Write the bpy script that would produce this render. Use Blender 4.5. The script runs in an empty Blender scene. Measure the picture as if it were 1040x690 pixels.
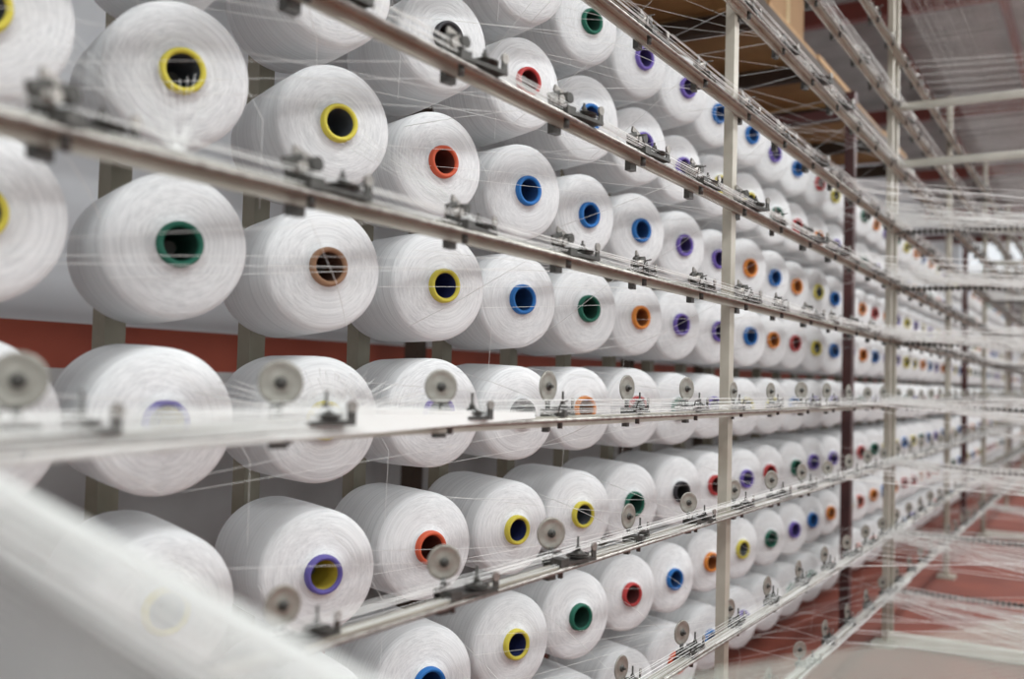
import bpy, bmesh, math, random
from mathutils import Vector, Matrix
random.seed(7)
S=bpy.context.scene
COL=S.collection
CH=1.15   # camera height

# ---------------- materials ----------------
def mat(name,color,rough=.5,metal=0.0,noise=None,bump=0.0,nscale=40,emit=None,estr=0,stretch=None):
    m=bpy.data.materials.new(name); m.use_nodes=True
    nt=m.node_tree; b=nt.nodes['Principled BSDF']
    b.inputs['Base Color'].default_value=(*color,1); b.inputs['Roughness'].default_value=rough
    b.inputs['Metallic'].default_value=metal
    if emit:
        b.inputs['Emission Color'].default_value=(*emit,1); b.inputs['Emission Strength'].default_value=estr
    if noise or bump:
        tc=nt.nodes.new('ShaderNodeTexCoord'); mp=nt.nodes.new('ShaderNodeMapping')
        nt.links.new(tc.outputs['Object'],mp.inputs[0])
        if stretch: mp.inputs['Scale'].default_value=stretch
        n=nt.nodes.new('ShaderNodeTexNoise'); n.inputs['Scale'].default_value=nscale; n.inputs['Detail'].default_value=4
        nt.links.new(mp.outputs[0],n.inputs['Vector'])
        if noise:
            r=nt.nodes.new('ShaderNodeValToRGB')
            r.color_ramp.elements[0].position=.3; r.color_ramp.elements[1].position=.7
            r.color_ramp.elements[0].color=(*noise,1); r.color_ramp.elements[1].color=(*color,1)
            nt.links.new(n.outputs['Fac'],r.inputs[0]); nt.links.new(r.outputs[0],b.inputs['Base Color'])
        if bump:
            bp=nt.nodes.new('ShaderNodeBump'); bp.inputs['Strength'].default_value=bump; bp.inputs['Distance'].default_value=.004
            nt.links.new(n.outputs['Fac'],bp.inputs['Height']); nt.links.new(bp.outputs[0],b.inputs['Normal'])
    return m

def yarn_mat():
    m=bpy.data.materials.new('white_yarn'); m.use_nodes=True
    nt=m.node_tree; N=nt.nodes.new; L=nt.links.new; b=nt.nodes['Principled BSDF']
    b.inputs['Roughness'].default_value=.85
    b.inputs['Specular IOR Level'].default_value=.12
    b.inputs['Sheen Weight'].default_value=.2
    tc=N('ShaderNodeTexCoord'); sp=N('ShaderNodeSeparateXYZ'); L(tc.outputs['Object'],sp.inputs[0])
    cx=N('ShaderNodeCombineXYZ'); L(sp.outputs[0],cx.inputs[0]); L(sp.outputs[1],cx.inputs[1])
    ln=N('ShaderNodeVectorMath'); ln.operation='LENGTH'; L(cx.outputs[0],ln.inputs[0])
    at=N('ShaderNodeMath'); at.operation='ARCTAN2'; L(sp.outputs[1],at.inputs[0]); L(sp.outputs[0],at.inputs[1])
    c2=N('ShaderNodeCombineXYZ')
    mr=N('ShaderNodeMath'); mr.operation='MULTIPLY'; mr.inputs[1].default_value=420; L(ln.outputs['Value'],mr.inputs[0])
    mz=N('ShaderNodeMath'); mz.operation='MULTIPLY'; mz.inputs[1].default_value=420; L(sp.outputs[2],mz.inputs[0])
    s=N('ShaderNodeMath'); s.operation='SINE'; L(at.outputs[0],s.inputs[0])
    sk=N('ShaderNodeMath'); sk.operation='MULTIPLY_ADD'; sk.inputs[1].default_value=6; L(s.outputs[0],sk.inputs[0]); L(mz.outputs[0],sk.inputs[2])
    L(mr.outputs[0],c2.inputs[0]); L(sk.outputs[0],c2.inputs[1])
    oi=N('ShaderNodeObjectInfo'); ml=N('ShaderNodeMath'); ml.operation='MULTIPLY'; ml.inputs[1].default_value=50; L(oi.outputs['Random'],ml.inputs[0])
    L(ml.outputs[0],c2.inputs[2])
    n=N('ShaderNodeTexNoise'); n.inputs['Scale'].default_value=.6; n.inputs['Detail'].default_value=6; n.inputs['Roughness'].default_value=.8
    L(c2.outputs[0],n.inputs['Vector'])
    r=N('ShaderNodeValToRGB'); r.color_ramp.elements[0].position=.28; r.color_ramp.elements[1].position=.64
    r.color_ramp.elements[0].color=(.56,.58,.59,1); r.color_ramp.elements[1].color=(.88,.90,.905,1)
    L(n.outputs['Fac'],r.inputs[0])
    hv=N('ShaderNodeHueSaturation'); vv=N('ShaderNodeMath'); vv.operation='MULTIPLY_ADD'; vv.inputs[1].default_value=.10; vv.inputs[2].default_value=.92
    L(oi.outputs['Random'],vv.inputs[0]); L(vv.outputs[0],hv.inputs['Value']); L(r.outputs[0],hv.inputs['Color'])
    L(hv.outputs[0],b.inputs['Base Color'])
    bp=N('ShaderNodeBump'); bp.inputs['Strength'].default_value=.6; bp.inputs['Distance'].default_value=.002
    L(n.outputs['Fac'],bp.inputs['Height']); L(bp.outputs[0],b.inputs['Normal'])
    return m
YARN=yarn_mat()
STR=mat('yarn_strand_white',(.88,.90,.88),.6)
RAIL=mat('galvanized_beige_metal',(.62,.61,.54),.34,.5,noise=(.43,.41,.34),bump=.05,nscale=9,stretch=(4,.6,4))
POST=mat('painted_cream_steel',(.50,.48,.41),.45,.25,noise=(.34,.31,.25),nscale=7,bump=.05)
CROSS=mat('pale_cream_tube',(.76,.76,.69),.4,.1,noise=(.62,.62,.55),nscale=6)
STEEL=mat('worn_steel',(.46,.45,.42),.36,.8,noise=(.24,.22,.2),nscale=60,bump=.1)
DISC=mat('tension_disc_steel',(.38,.37,.33),.42,.7,noise=(.23,.22,.19),nscale=45,bump=.05)
DARK=mat('dark_casting',(.10,.097,.09),.45,.5,noise=(.04,.04,.035),nscale=50)
MAROON=mat('maroon_paint',(.085,.022,.02),.45,0,noise=(.05,.015,.015),nscale=10)
BACKP=mat('rack_post_khaki',(.29,.27,.21),.5,.3,noise=(.2,.18,.13),nscale=8)

# ---------------- helpers ----------------
def box(bm,c,s,mi=0,rot=None):
    M=Matrix.Translation(Vector(c))
    if rot is not None: M=M@rot
    M=M@Matrix.Diagonal((s[0],s[1],s[2],1))
    r=bmesh.ops.create_cube(bm,size=1,matrix=M)
    for v in r['verts']:
        for f in v.link_faces: f.material_index=mi
def cyl(bm,a,b,r,seg=12,mi=0,r2=None):
    a=Vector(a);b=Vector(b);d=b-a
    q=d.to_track_quat('Z','Y').to_matrix().to_4x4()
    M=Matrix.Translation((a+b)/2)@q
    res=bmesh.ops.create_cone(bm,cap_ends=True,segments=seg,radius1=r,radius2=(r if r2 is None else r2),depth=d.length,matrix=M)
    for v in res['verts']:
        for f in v.link_faces:
            f.material_index=mi; f.smooth=len(f.verts)==4
def lathe(bm,prof,seg,mis,M=Matrix()):
    rings=[]
    for (r,z) in prof:
        rings.append([bm.verts.new(M@Vector((r*math.cos(2*math.pi*k/seg),r*math.sin(2*math.pi*k/seg),z))) for k in range(seg)])
    for j in range(len(prof)-1):
        for k in range(seg):
            f=bm.faces.new((rings[j][k],rings[j][(k+1)%seg],rings[j+1][(k+1)%seg],rings[j+1][k]))
            f.material_index=mis[j]; f.smooth=True
    return rings
def mesh(bm,name,mats):
    me=bpy.data.meshes.new(name); bm.normal_update(); bm.to_mesh(me); bm.free()
    for m in mats: me.materials.append(m)
    return me
def obj(name,me,parent=None,loc=(0,0,0),rot=None):
    o=bpy.data.objects.new(name,me); COL.objects.link(o)
    o.location=loc
    if rot is not None: o.rotation_euler=rot
    if parent: o.parent=parent
    return o
def empty(name,loc=(0,0,0)):
    o=bpy.data.objects.new(name,None); COL.objects.link(o); o.location=loc; o.empty_display_size=.1; return o
def strands(name,lines,rad,m=STR,parent=None,world=False):
    c=bpy.data.curves.new(name,'CURVE'); c.dimensions='3D'; c.bevel_depth=rad; c.bevel_resolution=0
    for pts in lines:
        s=c.splines.new('POLY'); s.points.add(len(pts)-1)
        for p,q in zip(s.points,pts): p.co=(*q,1)
    c.materials.append(m)
    o=obj(name,c,parent)
    if world and parent: o.matrix_parent_inverse=Matrix.Translation(-parent.location)
    return o
def sag(a,b,s,n=8):
    a=Vector(a);b=Vector(b)
    return [a.lerp(b,t/n)+Vector((0,0,-s*4*(t/n)*(1-t/n))) for t in range(n+1)]

# ---------------- spools ----------------
TILT=math.radians(22); PX=-1.243; PITCH=.354; RZ=.2705; ROW0=CH+1.01
ROWZ=[ROW0-RZ*r+o for r,o in enumerate((.0,.0,.0,.0,-.008,-.022,-.034,-.042))]
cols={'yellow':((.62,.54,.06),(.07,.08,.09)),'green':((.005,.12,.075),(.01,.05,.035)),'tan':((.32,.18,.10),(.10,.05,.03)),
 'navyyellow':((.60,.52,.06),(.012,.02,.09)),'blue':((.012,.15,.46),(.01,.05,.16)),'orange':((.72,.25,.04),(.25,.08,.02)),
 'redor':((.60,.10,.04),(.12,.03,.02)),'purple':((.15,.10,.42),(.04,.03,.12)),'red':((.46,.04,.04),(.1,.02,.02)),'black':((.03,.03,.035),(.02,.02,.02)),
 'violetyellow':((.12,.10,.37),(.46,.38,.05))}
def spool_mesh(key,seg):
    oc,ic=cols[key]
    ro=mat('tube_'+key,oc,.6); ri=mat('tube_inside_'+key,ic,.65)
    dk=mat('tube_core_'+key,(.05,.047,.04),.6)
    bm=bmesh.new()
    prof=[(.030,-.27),(.108,-.272),(.119,-.262),(.1225,-.24),(.1225,-.14),(.121,-.06),(.1200,-.034),(.1175,-.0235),(.111,-.0175),(.085,-.012),(.055,-.008),(.0375,-.0065),
          (.0375,.0),(.0362,.0055),(.0335,.0075),(.0295,.0065),(.0272,.002),(.0262,-.02),(.026,-.12),(.012,-.12)]
    mis=[0]*11+[1]*5+[2]*2+[3]
    lathe(bm,prof,seg,mis)
    cyl(bm,(0,0,-.30),(0,0,-.06),.0115,12,3)
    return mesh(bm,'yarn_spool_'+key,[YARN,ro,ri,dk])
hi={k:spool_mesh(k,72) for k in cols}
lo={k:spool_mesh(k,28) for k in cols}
front=Vector((math.cos(TILT),-math.sin(TILT),0))
def spool_rot():
    f=front.copy(); f.z+=random.uniform(-.03,.03); f.y+=random.uniform(-.04,.04)
    q=f.to_track_quat('Z','Y').to_matrix()@Matrix.Rotation(random.uniform(0,6.28),3,'Z')
    return q.to_euler()
K={0:{4:'green',5:'purple',6:'purple',7:'blue',8:'blue',3:'red'},
 1:{0:'yellow',1:'blue',2:'black',3:'red',4:'blue',5:'purple',6:'purple',7:'yellow',8:'yellow',9:'green'},
 2:{-1:'yellow',0:'yellow',1:'yellow',2:'redor',3:'blue',4:'blue',5:'blue',6:'purple',7:'purple',8:'orange',9:'blue',10:'orange'},
 3:{-1:'yellow',0:'green',1:'tan',2:'navyyellow',3:'blue',4:'green',5:'orange',6:'purple',7:'purple',8:'blue',9:'orange'},
 4:{-1:'yellow',0:'violetyellow',1:'yellow',2:'purple',3:'black',4:'orange',5:'red',6:'green'},
 5:{-1:'blue',0:'yellow',1:'violetyellow',2:'redor',3:'navyyellow',4:'yellow',5:'green',6:'black',7:'red'},
 6:{0:'blue',1:'green',2:'blue',3:'navyyellow',4:'green',5:'red',6:'blue',7:'orange'},7:{}}
keys=['yellow','green','blue','orange','redor','purple','red','blue','orange','purple','green','yellow']
bank=empty('yarn_spool_bank',(PX,12,CH))
for r in range(8):
    for i in range(-2,58):
        y=1.047+PITCH*i
        if i==-1: y+=.04
        k=K[r].get(i) or random.choice(keys)
        loc=Vector((PX+random.uniform(-.008,.008),y+random.uniform(-.010,.010),ROWZ[r]+random.uniform(-.005,.005)))
        far=i>=13
        sc=random.uniform(.955,1.02)
        o=obj('yarn_spool' if not far else 'spool',(lo if far else hi)[k],None,loc,spool_rot())
        o.scale=(sc,sc,1)
        if far:
            o.parent=bank; o.matrix_parent_inverse=Matrix.Translation(-bank.location)

# ---------------- rack behind the spools ----------------
rack=empty('spool_creel_rack',(-1.58,0,0))
bm=bmesh.new()
for i in range(-2,58):
    y=1.047+PITCH*i+.135
    box(bm,(0,y,1.17),(.035,.045,2.34))
for z in (.03,2.34,):
    box(bm,(0,10.5,z),(.05,21.5,.05))
for z in ROWZ:
    for i in range(-2,58):
        y=1.047+PITCH*i
        cyl(bm,(.0,y+.135,z),(.07,y+.11,z),.013,8)
o=obj('rack_posts',mesh(bm,'rack_posts',[BACKP]),rack)
bm=bmesh.new()
for y in (4.98,9.42,13.9,18.4):
    box(bm,(.48,y,1.3),(.045,.06,2.6))
    box(bm,(.25,y,2.5),(.5,.045,.045))
o=obj('maroon_uprights',mesh(bm,'maroon_uprights',[MAROON]),rack)

# ---------------- front frame with guide rails ----------------
RX=-.857
frame=empty('tensioner_frame',(RX,0,0))
rail_rel=[1.54,1.27,1.0,.728,.467,.216,-.073,-.338,-.645,-.905]
rz=[CH+h for h in rail_rel]
posts_y=[.38,2.55,4.76,6.7,8.75,10.8,12.85,14.9,16.95,19.0]
bm=bmesh.new()
for y in posts_y:
    if y<1: continue
    if y==4.76:
        box(bm,(-.018,y,1.5),(.025,.035,3.0)); box(bm,(-.018,y+.11,1.5),(.03,.035,3.0))
    else:
        box(bm,(-.018,y,1.5),(.025,.036,3.0))
        box(bm,(-.026,y+.016,1.5),(.03,.005,3.0))
    box(bm,(-.018,y,.01),(.10,.12,.02))
o=obj('frame_posts',mesh(bm,'frame_posts',[POST]),frame)
bm=bmesh.new()
for z in rz:
    box(bm,(0,9.3,z),(.005,19.8,.018))
    box(bm,(.010,9.3,z+.009),(.024,19.8,.003))
    cyl(bm,(.026,-.6,z+.004),(.026,19.2,z+.004),.004,8,1)
o=obj('guide_rails',mesh(bm,'guide_rails',[RAIL,STEEL]),frame)
# tensioner unit
def tens_mesh(kind):
    bm=bmesh.new()
    box(bm,(.0,0,.006),(.046,.022,.014),1)            # clamp block
    box(bm,(.0,.05,.004),(.042,.085,.006),1)           # base plate
    box(bm,(-.014,0,-.012),(.012,.022,.034),1)
    cyl(bm,(.012,0,-.004),(.012,0,-.022),.005,8,1)
    if kind=='disc':
        cyl(bm,(-.012,0,.01),(-.012,0,.030),.005,8,1)
        d=Vector((math.cos(.35),-math.sin(.35),.0))
        c=Vector((-.012,0,.055))
        q=d.to_track_quat('Z','Y').to_matrix().to_4x4(); M=Matrix.Translation(c)@q
        lathe(bm,[(.001,-.003),(.026,-.003),(.029,-.001),(.029,.001),(.0275,.002),(.023,.0004),(.014,.0004),(.008,.0014)],36,[0]*7,M)
        lathe(bm,[(.008,.0012),(.0075,.004),(.001,.0045)],16,[1]*2,M)
        cyl(bm,c+d*.003,c+d*.011,.003,10,1)
    else:
        # pivoted clamp arm with guide plate
        box(bm,(-.004,-.012,.024),(.006,.030,.030),1,Matrix.Rotation(.35,4,'X'))
        cyl(bm,(-.014,-.012,.024),(.012,-.012,.024),.0075,14,2)
        cyl(bm,(-.010,.012,.032),(.010,.012,.032),.009,14,1)
        box(bm,(-.004,.004,.040),(.004,.040,.010),2,Matrix.Rotation(-.3,4,'X'))
    M=Matrix.Translation((.004,.058,.008))
    lathe(bm,[(.001,0),(.014,0),(.020,.004),(.022,.003)],24,[2]*3,M)
    M=Matrix.Translation((.004,.058,.012))
    lathe(bm,[(.022,.003),(.020,.001),(.014,.004),(.009,.005),(.009,.008),(.001,.008)],24,[1]*5,M)
    hp=.046 if kind=='disc' else .034
    cyl(bm,(.004,.058,0),(.004,.058,hp),.0022,8,1)
    cyl(bm,(.004,.058,.02),(.004,.058,.028),.006,10,1,r2=.004)
    box(bm,(.016,.09,.013),(.003,.012,.024),1)
    cyl(bm,(.0145,.09,.026),(.0185,.09,.026),.0075,14,2)
    cyl(bm,(.01,-.018,.0),(.02,-.032,.026),.0014,6,1); cyl(bm,(.02,-.032,.026),(.03,-.02,.03),.0014,6,1)
    return mesh(bm,'yarn_tensioner_'+kind,[DISC,DARK,STEEL])
TD=tens_mesh('disc'); TC=tens_mesh('clamp')
TP=.337
for ri,z in enumerate(rz):
    for k in range(-1,54):
        y=.548+TP*k+(.0 if ri%2==0 else .02)
        if y>19: break
        if min(abs(y+.03-p) for p in posts_y)<.05: y+=.05
        o=obj('tensioner',TD if ri>=6 else TC,frame,(.006,y,z+.010),(0,0,random.uniform(-.3,.3)))
        s=random.uniform(.85,1.0) if ri>=6 else random.uniform(1.0,1.2); o.scale=(s,s,s)

# yarns running along each rail
L=[]
for ri,z in enumerate(rz):
    if ri<1: continue
    for j in range(22):
        x=RX+.008+.0024*j+random.uniform(-.002,.002); zz=z+.016+random.uniform(-.006,.024)
        y0=-.1+j*.19+random.uniform(-.1,.1)
        pts=[(x+random.uniform(-.002,.002),y0+(4.72-y0)*t/10,zz+random.uniform(-.002,.002)) for t in range(11)]
        pts.append((RX+.05,5.0,zz))
        L.append(pts)
    for j in range(12):
        x=RX+.012+.004*j; zz=z+.018+random.uniform(0,.018)
        L.append([(x,4.6,zz),(x,8.65,zz+.002),(x,18.9,zz)])
strands('yarn_running_along_rails',L,.0006,parent=frame,world=True)
# yarn from each spool to its tensioner
L=[];L2=[]
fx=Vector((math.cos(TILT),-math.sin(TILT),0)); lat=Vector((math.sin(TILT),math.cos(TILT),0))
for ri in range(8):
    zr=ROWZ[ri]
    zt=rz[2+ri]
    for i in range(-2,40):
        y=1.047+PITCH*i
        k=round((y-.35-.548)/TP); b=Vector((RX+.0,.548+TP*k,zt+.03))
        for rep in range(3):
            ang=random.uniform(0,6.28)
            rim=Vector((PX,y,zr))-fx*.02+lat*(.113*math.cos(ang))+Vector((0,0,.113*math.sin(ang)))
            bb=b if rep==0 else Vector((RX+.01,y+random.uniform(.1,1.3),zt+.02))
            (L if rep==0 else L2).append([rim,rim.lerp(bb,.35)+Vector((.02,-.01,.0)),bb,bb+Vector((.012,.06,-.012))])
        if random.random()<.5:
            L2.append([Vector((PX+.03,y-.02,zr+.09)),Vector((PX+.06,y+.06,zr+.0)),Vector((PX+.07,y+.1,zr-.06)),Vector((PX+.05,y+.12,zr-.2))])
strands('yarn_from_spools',L,.0006,parent=frame,world=True)
strands('fine_yarn_from_spools',L2,.00038,parent=frame,world=True)
# fan of yarn gathered on the middle rail
L=[]
apex=Vector((RX+.03,.94,rz[6]+.020))
for k in range(44):
    t=k/43
    e=Vector((PX+.06+.03*random.random(),1.02+.62*t,CH-.035+.04*math.sin(t*3.14)+random.uniform(-.015,.01)))
    L.append([apex+Vector((0,random.uniform(-.01,.01),random.uniform(-.004,.004))),e])
for k in range(52):
    dz=random.uniform(-.032,.018)
    L.append([(RX+.03+random.uniform(-.01,.03),-.5,rz[6]+.014+dz*1.15),(RX+.03+random.uniform(-.01,.02),.4,rz[6]+.014+dz),apex+Vector((0,random.uniform(-.1,.1),dz*.7)),(RX+.03,1.45,rz[6]+.016+dz*.2)])
strands('gathered_yarn_on_rail',L,.00052,parent=frame,world=True)
L=[]
for (ax,ay,ri,n) in ((RX+.02,1.12,3,44),(RX+.02,.90,4,30),(RX+.02,.70,5,26),(RX+.02,1.6,4,20),(RX+.02,1.3,5,16),(RX+.02,1.9,2,30)):
    for k in range(n):
        L.append([(ax,ay+random.uniform(-.01,.01),rz[ri]+.015),(PX+.06,ay+.05+.014*k,rz[ri]+.20+.008*(k%5))])
strands('fanned_yarn',L,.00042,parent=frame,world=True)

# ---------------- cross bars over the aisle ----------------
for n,yb in enumerate((4.79,8.78,12.88)):
    P=empty('aisle_crossbar_gate',(0,yb,0))
    bm=bmesh.new()
    for z in (rz[1]+.03,rz[2]+.035):
        cyl(bm,(RX,0,z),(-RX,0,z),.019,16,0)
    for z in rz[3:]:
        cyl(bm,(RX,.03,z-.005),(-RX,.03,z-.005),.006,10,1)
        for k in range(70):
            x=RX+.05+k*.0235
            cyl(bm,(x,.03,z-.005),(x+.010,.03,z-.005),.013,10,2)
    box(bm,(0,0,.03),(1.75,.05,.05),0)
    box(bm,(-RX+.02,0,1.5),(.04,.07,3),0)
    obj('bars',mesh(bm,'crossbars',[CROSS,STEEL,DARK]),P)
    L=[]
    for ri,z in enumerate(rz[3:]):
        nn=44 if n==0 else 22
        dr=random.uniform(-.02,.03)
        for j in range(nn):
            t=j/nn
            s=random.uniform(.0,.035)+.03*t
            a=(RX+.02+.02*t,-.45*t+random.uniform(-.02,.02),z+random.uniform(.0,.032)+.03*t)
            b=(-RX,-.7*t+random.uniform(-.12,.12),z+dr-.12*t+random.uniform(-.03,.04))
            L.append(sag(a,b,s))
        for j in range(22 if n==0 else 6):   # stray diagonal ends
            a=(RX+.03,random.uniform(-1.2,0),z+.02)
            b=(-RX*random.uniform(.1,1),random.uniform(-.3,.2),z+random.uniform(-.14,.12))
            L.append(sag(a,b,random.uniform(0,.03)))
    strands('crossing_yarn',L,.0007 if n==0 else .0009,parent=P)

# strands overhead running lengthwise and rising to the ceiling guides
L=[]
for j in range(110):
    x=-.84+j*.015
    L.append([(x,1.5,2.98+random.uniform(-.01,.01)),(x*1.02,19,3.0)])
for j in range(60):
    y=4.9+j*.13+random.uniform(-.03,.03)
    L.append([(RX,y,2.7),(RX*.3,y+.8,2.9),(.9,y+1.6,3.15)])
strands('overhead_yarn_sheet',L,.0008,parent=frame,world=True)

# ---------------- near crossing yarn (out of focus foreground) ----------------
P=empty('near_crossing_yarn',(0,0,0))
A=Vector((-.83,.35,1.138)); B=Vector((.35,.30,.875))
L=[]
for j in range(40):
    o1=Vector((0,random.uniform(-.02,.02),random.uniform(-.018,.014))); 
    L.append([A+o1,B+o1*1.2])
for j in range(46):
    t=j/45
    L.append([A+Vector((0,.01,-.02-.33*t)),B+Vector((0,.01,-.02-.20*t))])
for j in range(14):
    t=j/13
    L.append([(-.83,.33,1.11-.05*t),(-.35+.02*t,.31,.58+.16*t)])
strands('yarn_sheet_near',L,.0009,parent=P)
PLATE=mat('grey_guide_plate',(.27,.275,.27),.55,.2,noise=(.21,.21,.21),nscale=12)
bm=bmesh.new()
ang=math.atan2(-(B.z-A.z),B.x-A.x)
rot=Matrix.Rotation(ang,4,'Y')
box(bm,(A+B)/2+Vector((0,.04,-.145)),(1.20,.012,.19),0,rot)
obj('guide_plate',mesh(bm,'guide_plate',[PLATE]),P)
L=[]
for j in range(85):
    t=j/84
    L.append([(-.83,.43,.81-.12*t),(-.495,.636,.875-.18*t),(-.143,.849,.95-.29*t),(.4,1.18,1.08-.45*t)])
strands('low_crossing_yarn',L,.0006,parent=P,m=mat('pale_green_yarn',(.80,.90,.82),.6))

# ---------------- room ----------------
FLOOR=mat('red_painted_floor',(.26,.062,.036),.6,0,noise=(.17,.04,.026),nscale=3,bump=.05)
bm=bmesh.new(); box(bm,(1.0,10.5,-.05),(8.4,29,.1)); obj('floor',mesh(bm,'floor',[FLOOR]))
WALLW=mat('white_plaster',(.74,.77,.80),.7,0,noise=(.66,.69,.72),nscale=2)
WALLF=mat('grey_far_wall',(.50,.50,.49),.7,0,noise=(.42,.42,.41),nscale=2)
RED=mat('red_dado_paint',(.36,.075,.04),.55,0,noise=(.28,.055,.03),nscale=3)
GREY=mat('grey_lower_paint',(.55,.56,.56),.6,0,noise=(.42,.42,.42),nscale=3)
bm=bmesh.new()
box(bm,(-3.0,10.5,2.95),(.1,29,3.30),0)
box(bm,(-3.0,10.5,1.225),(.1,29,.15),1)
box(bm,(-3.0,10.5,.575),(.1,29,1.15),2)
obj('wall_left',mesh(bm,'wall_left',[WALLW,RED,GREY]))
bm=bmesh.new(); box(bm,(1.0,24.6,1.9),(8.4,.1,3.8),0); obj('wall_far',mesh(bm,'wall_far',[WALLF]))
WIN=mat('daylit_frosted_glass',(.7,.73,.75),.3,0,emit=(.9,.96,1),estr=.8)
bm=bmesh.new()
box(bm,(1.0,24.6,4.2),(8.4,.04,.8),0)
for k in range(9): box(bm,(-3.1+k*1.02,24.57,4.2),(.06,.08,.8),1)
for z in (3.83,4.57): box(bm,(1.0,24.57,z),(8.4,.08,.06),1)
obj('window_1',mesh(bm,'window_1',[WIN,CROSS]))
ROOF=mat('corrugated_roof_sheet',(.45,.45,.44),.55,.1,noise=(.33,.33,.32),nscale=3)
bm=bmesh.new()
n=520; v0=[];v1=[]
for k in range(n+1):
    y=-4+29*k/n; z=4.6+.03*math.sin(y*2*math.pi/.16*1.0)
    v0.append(bm.verts.new((-3.1,y,z))); v1.append(bm.verts.new((5.2,y,z)))
for k in range(n): bm.faces.new((v0[k],v0[k+1],v1[k+1],v1[k]))
for k in range(9): box(bm,(-2.8+k*1.0,10.5,4.50),(.06,29,.10),1)
for k in range(7): box(bm,(1.0,1.5+k*3.6,4.38),(8.2,.10,.16),1)
REDB=mat('red_roof_beam',(.22,.05,.035),.5,0,noise=(.14,.035,.03),nscale=4)
obj('ceiling',mesh(bm,'ceiling',[ROOF,REDB]))

# wooden storage deck above the creel
WOOD=mat('brown_chipboard',(.46,.27,.11),.6,0,noise=(.34,.19,.07),nscale=5)
DKW=mat('dark_timber',(.07,.045,.03),.6,0,noise=(.045,.03,.02),nscale=8)
bm=bmesh.new()
for k in range(6):
    box(bm,(-2.0,2.85+k*.83,CH+1.62+.02*(k%2)),(1.5,.80,.03),0)
for k in range(7): box(bm,(-2.0,2.45+k*.83,CH+1.57),(1.45,.05,.08),1)
box(bm,(-1.27,4.9,CH+1.56),(.05,5.2,.10),1); box(bm,(-2.68,4.9,CH+1.56),(.06,5.2,.10),1)
for (x,y) in ((-2.68,7.2),(-2.68,3.6)): box(bm,(x,y,(CH+1.5)/2),(.07,.07,CH+1.5),1)
for (y) in (3.6,7.2): box(bm,(-1.64,y,(CH+1.5)/2),(.04,.04,CH+1.5),1)
obj('storage_deck',mesh(bm,'storage_deck',[WOOD,DKW]))
CARD=mat('cardboard',(.36,.22,.11),.8,0,noise=(.30,.18,.09),nscale=6)
TAPE=mat('packing_tape',(.5,.38,.2),.3)
for (x,y,w,d,h) in ((-1.75,3.0,.6,.55,.45),(-1.8,3.9,.6,.7,.4),(-1.7,5.0,.55,.6,.55)):
    bm=bmesh.new(); z0=CH+1.66
    box(bm,(0,0,h/2),(w,d,h),0); box(bm,(0,0,h/2),(w+.004,.06,h+.004),1)
    box(bm,(0,d/4+.002,h+.004),(w,d/2-.004,.006),0); box(bm,(0,-d/4-.002,h+.004),(w,d/2-.004,.006),0)
    obj('cardboard_box',mesh(bm,'cardboard_box',[CARD,TAPE]),None,(x,y,z0))

# ---------------- lights ----------------
TUBE=mat('fluorescent_tube',(1,1,1),.4,0,emit=(1,1,.98),estr=6)
for x in (.7,3.0):
    for y in (-1.5,1.7,5.1,8.7,12.3,15.9,19.5):
        bm=bmesh.new(); box(bm,(0,0,.06),(.16,1.3,.05),0); cyl(bm,(-.04,-.6,.02),(-.04,.6,.02),.014,10,1); cyl(bm,(.04,-.6,.02),(.04,.6,.02),.014,10,1)
        box(bm,(0,-.5,.3),(.01,.01,.46),0); box(bm,(0,.5,.3),(.01,.01,.46),0)
        f=obj('fluorescent_light',mesh(bm,'fluorescent_light',[CROSS,TUBE]),None,(x,y,4.05))
        ld=bpy.data.lights.new('lamp','AREA'); ld.shape='RECTANGLE'; ld.size=.3; ld.size_y=1.3; ld.energy=64; ld.color=(.98,.995,1)
        lo_=bpy.data.objects.new('lamp',ld); COL.objects.link(lo_); lo_.parent=f; lo_.location=(0,0,-.02)
w=bpy.data.worlds.new('World'); S.world=w; w.use_nodes=True
w.node_tree.nodes['Background'].inputs[0].default_value=(.96,.99,1,1); w.node_tree.nodes['Background'].inputs[1].default_value=1.0

# ---------------- camera ----------------
f_px=1011; roll=math.radians(1.5); a=math.radians(2.32); psi=math.radians(31.14)
Fh=Vector((-math.sin(psi),math.cos(psi),0)); R=Vector((math.cos(psi),math.sin(psi),0)); Z=Vector((0,0,1))
F=Fh*math.cos(a)+Z*math.sin(a); U=R.cross(F)
R2=R*math.cos(roll)+U*math.sin(roll); U2=U*math.cos(roll)-R*math.sin(roll)
cd=bpy.data.cameras.new('camera'); cam=bpy.data.objects.new('camera',cd); COL.objects.link(cam)
M=Matrix((R2,U2,-F)).transposed().to_4x4(); M.translation=Vector((0,0,CH)); cam.matrix_world=M
cd.sensor_width=36; cd.lens=36*f_px/1040; cd.clip_start=.02
cd.dof.use_dof=True; cd.dof.focus_distance=2.2; cd.dof.aperture_fstop=2.1
S.camera=cam
S.view_settings.view_transform='Standard'
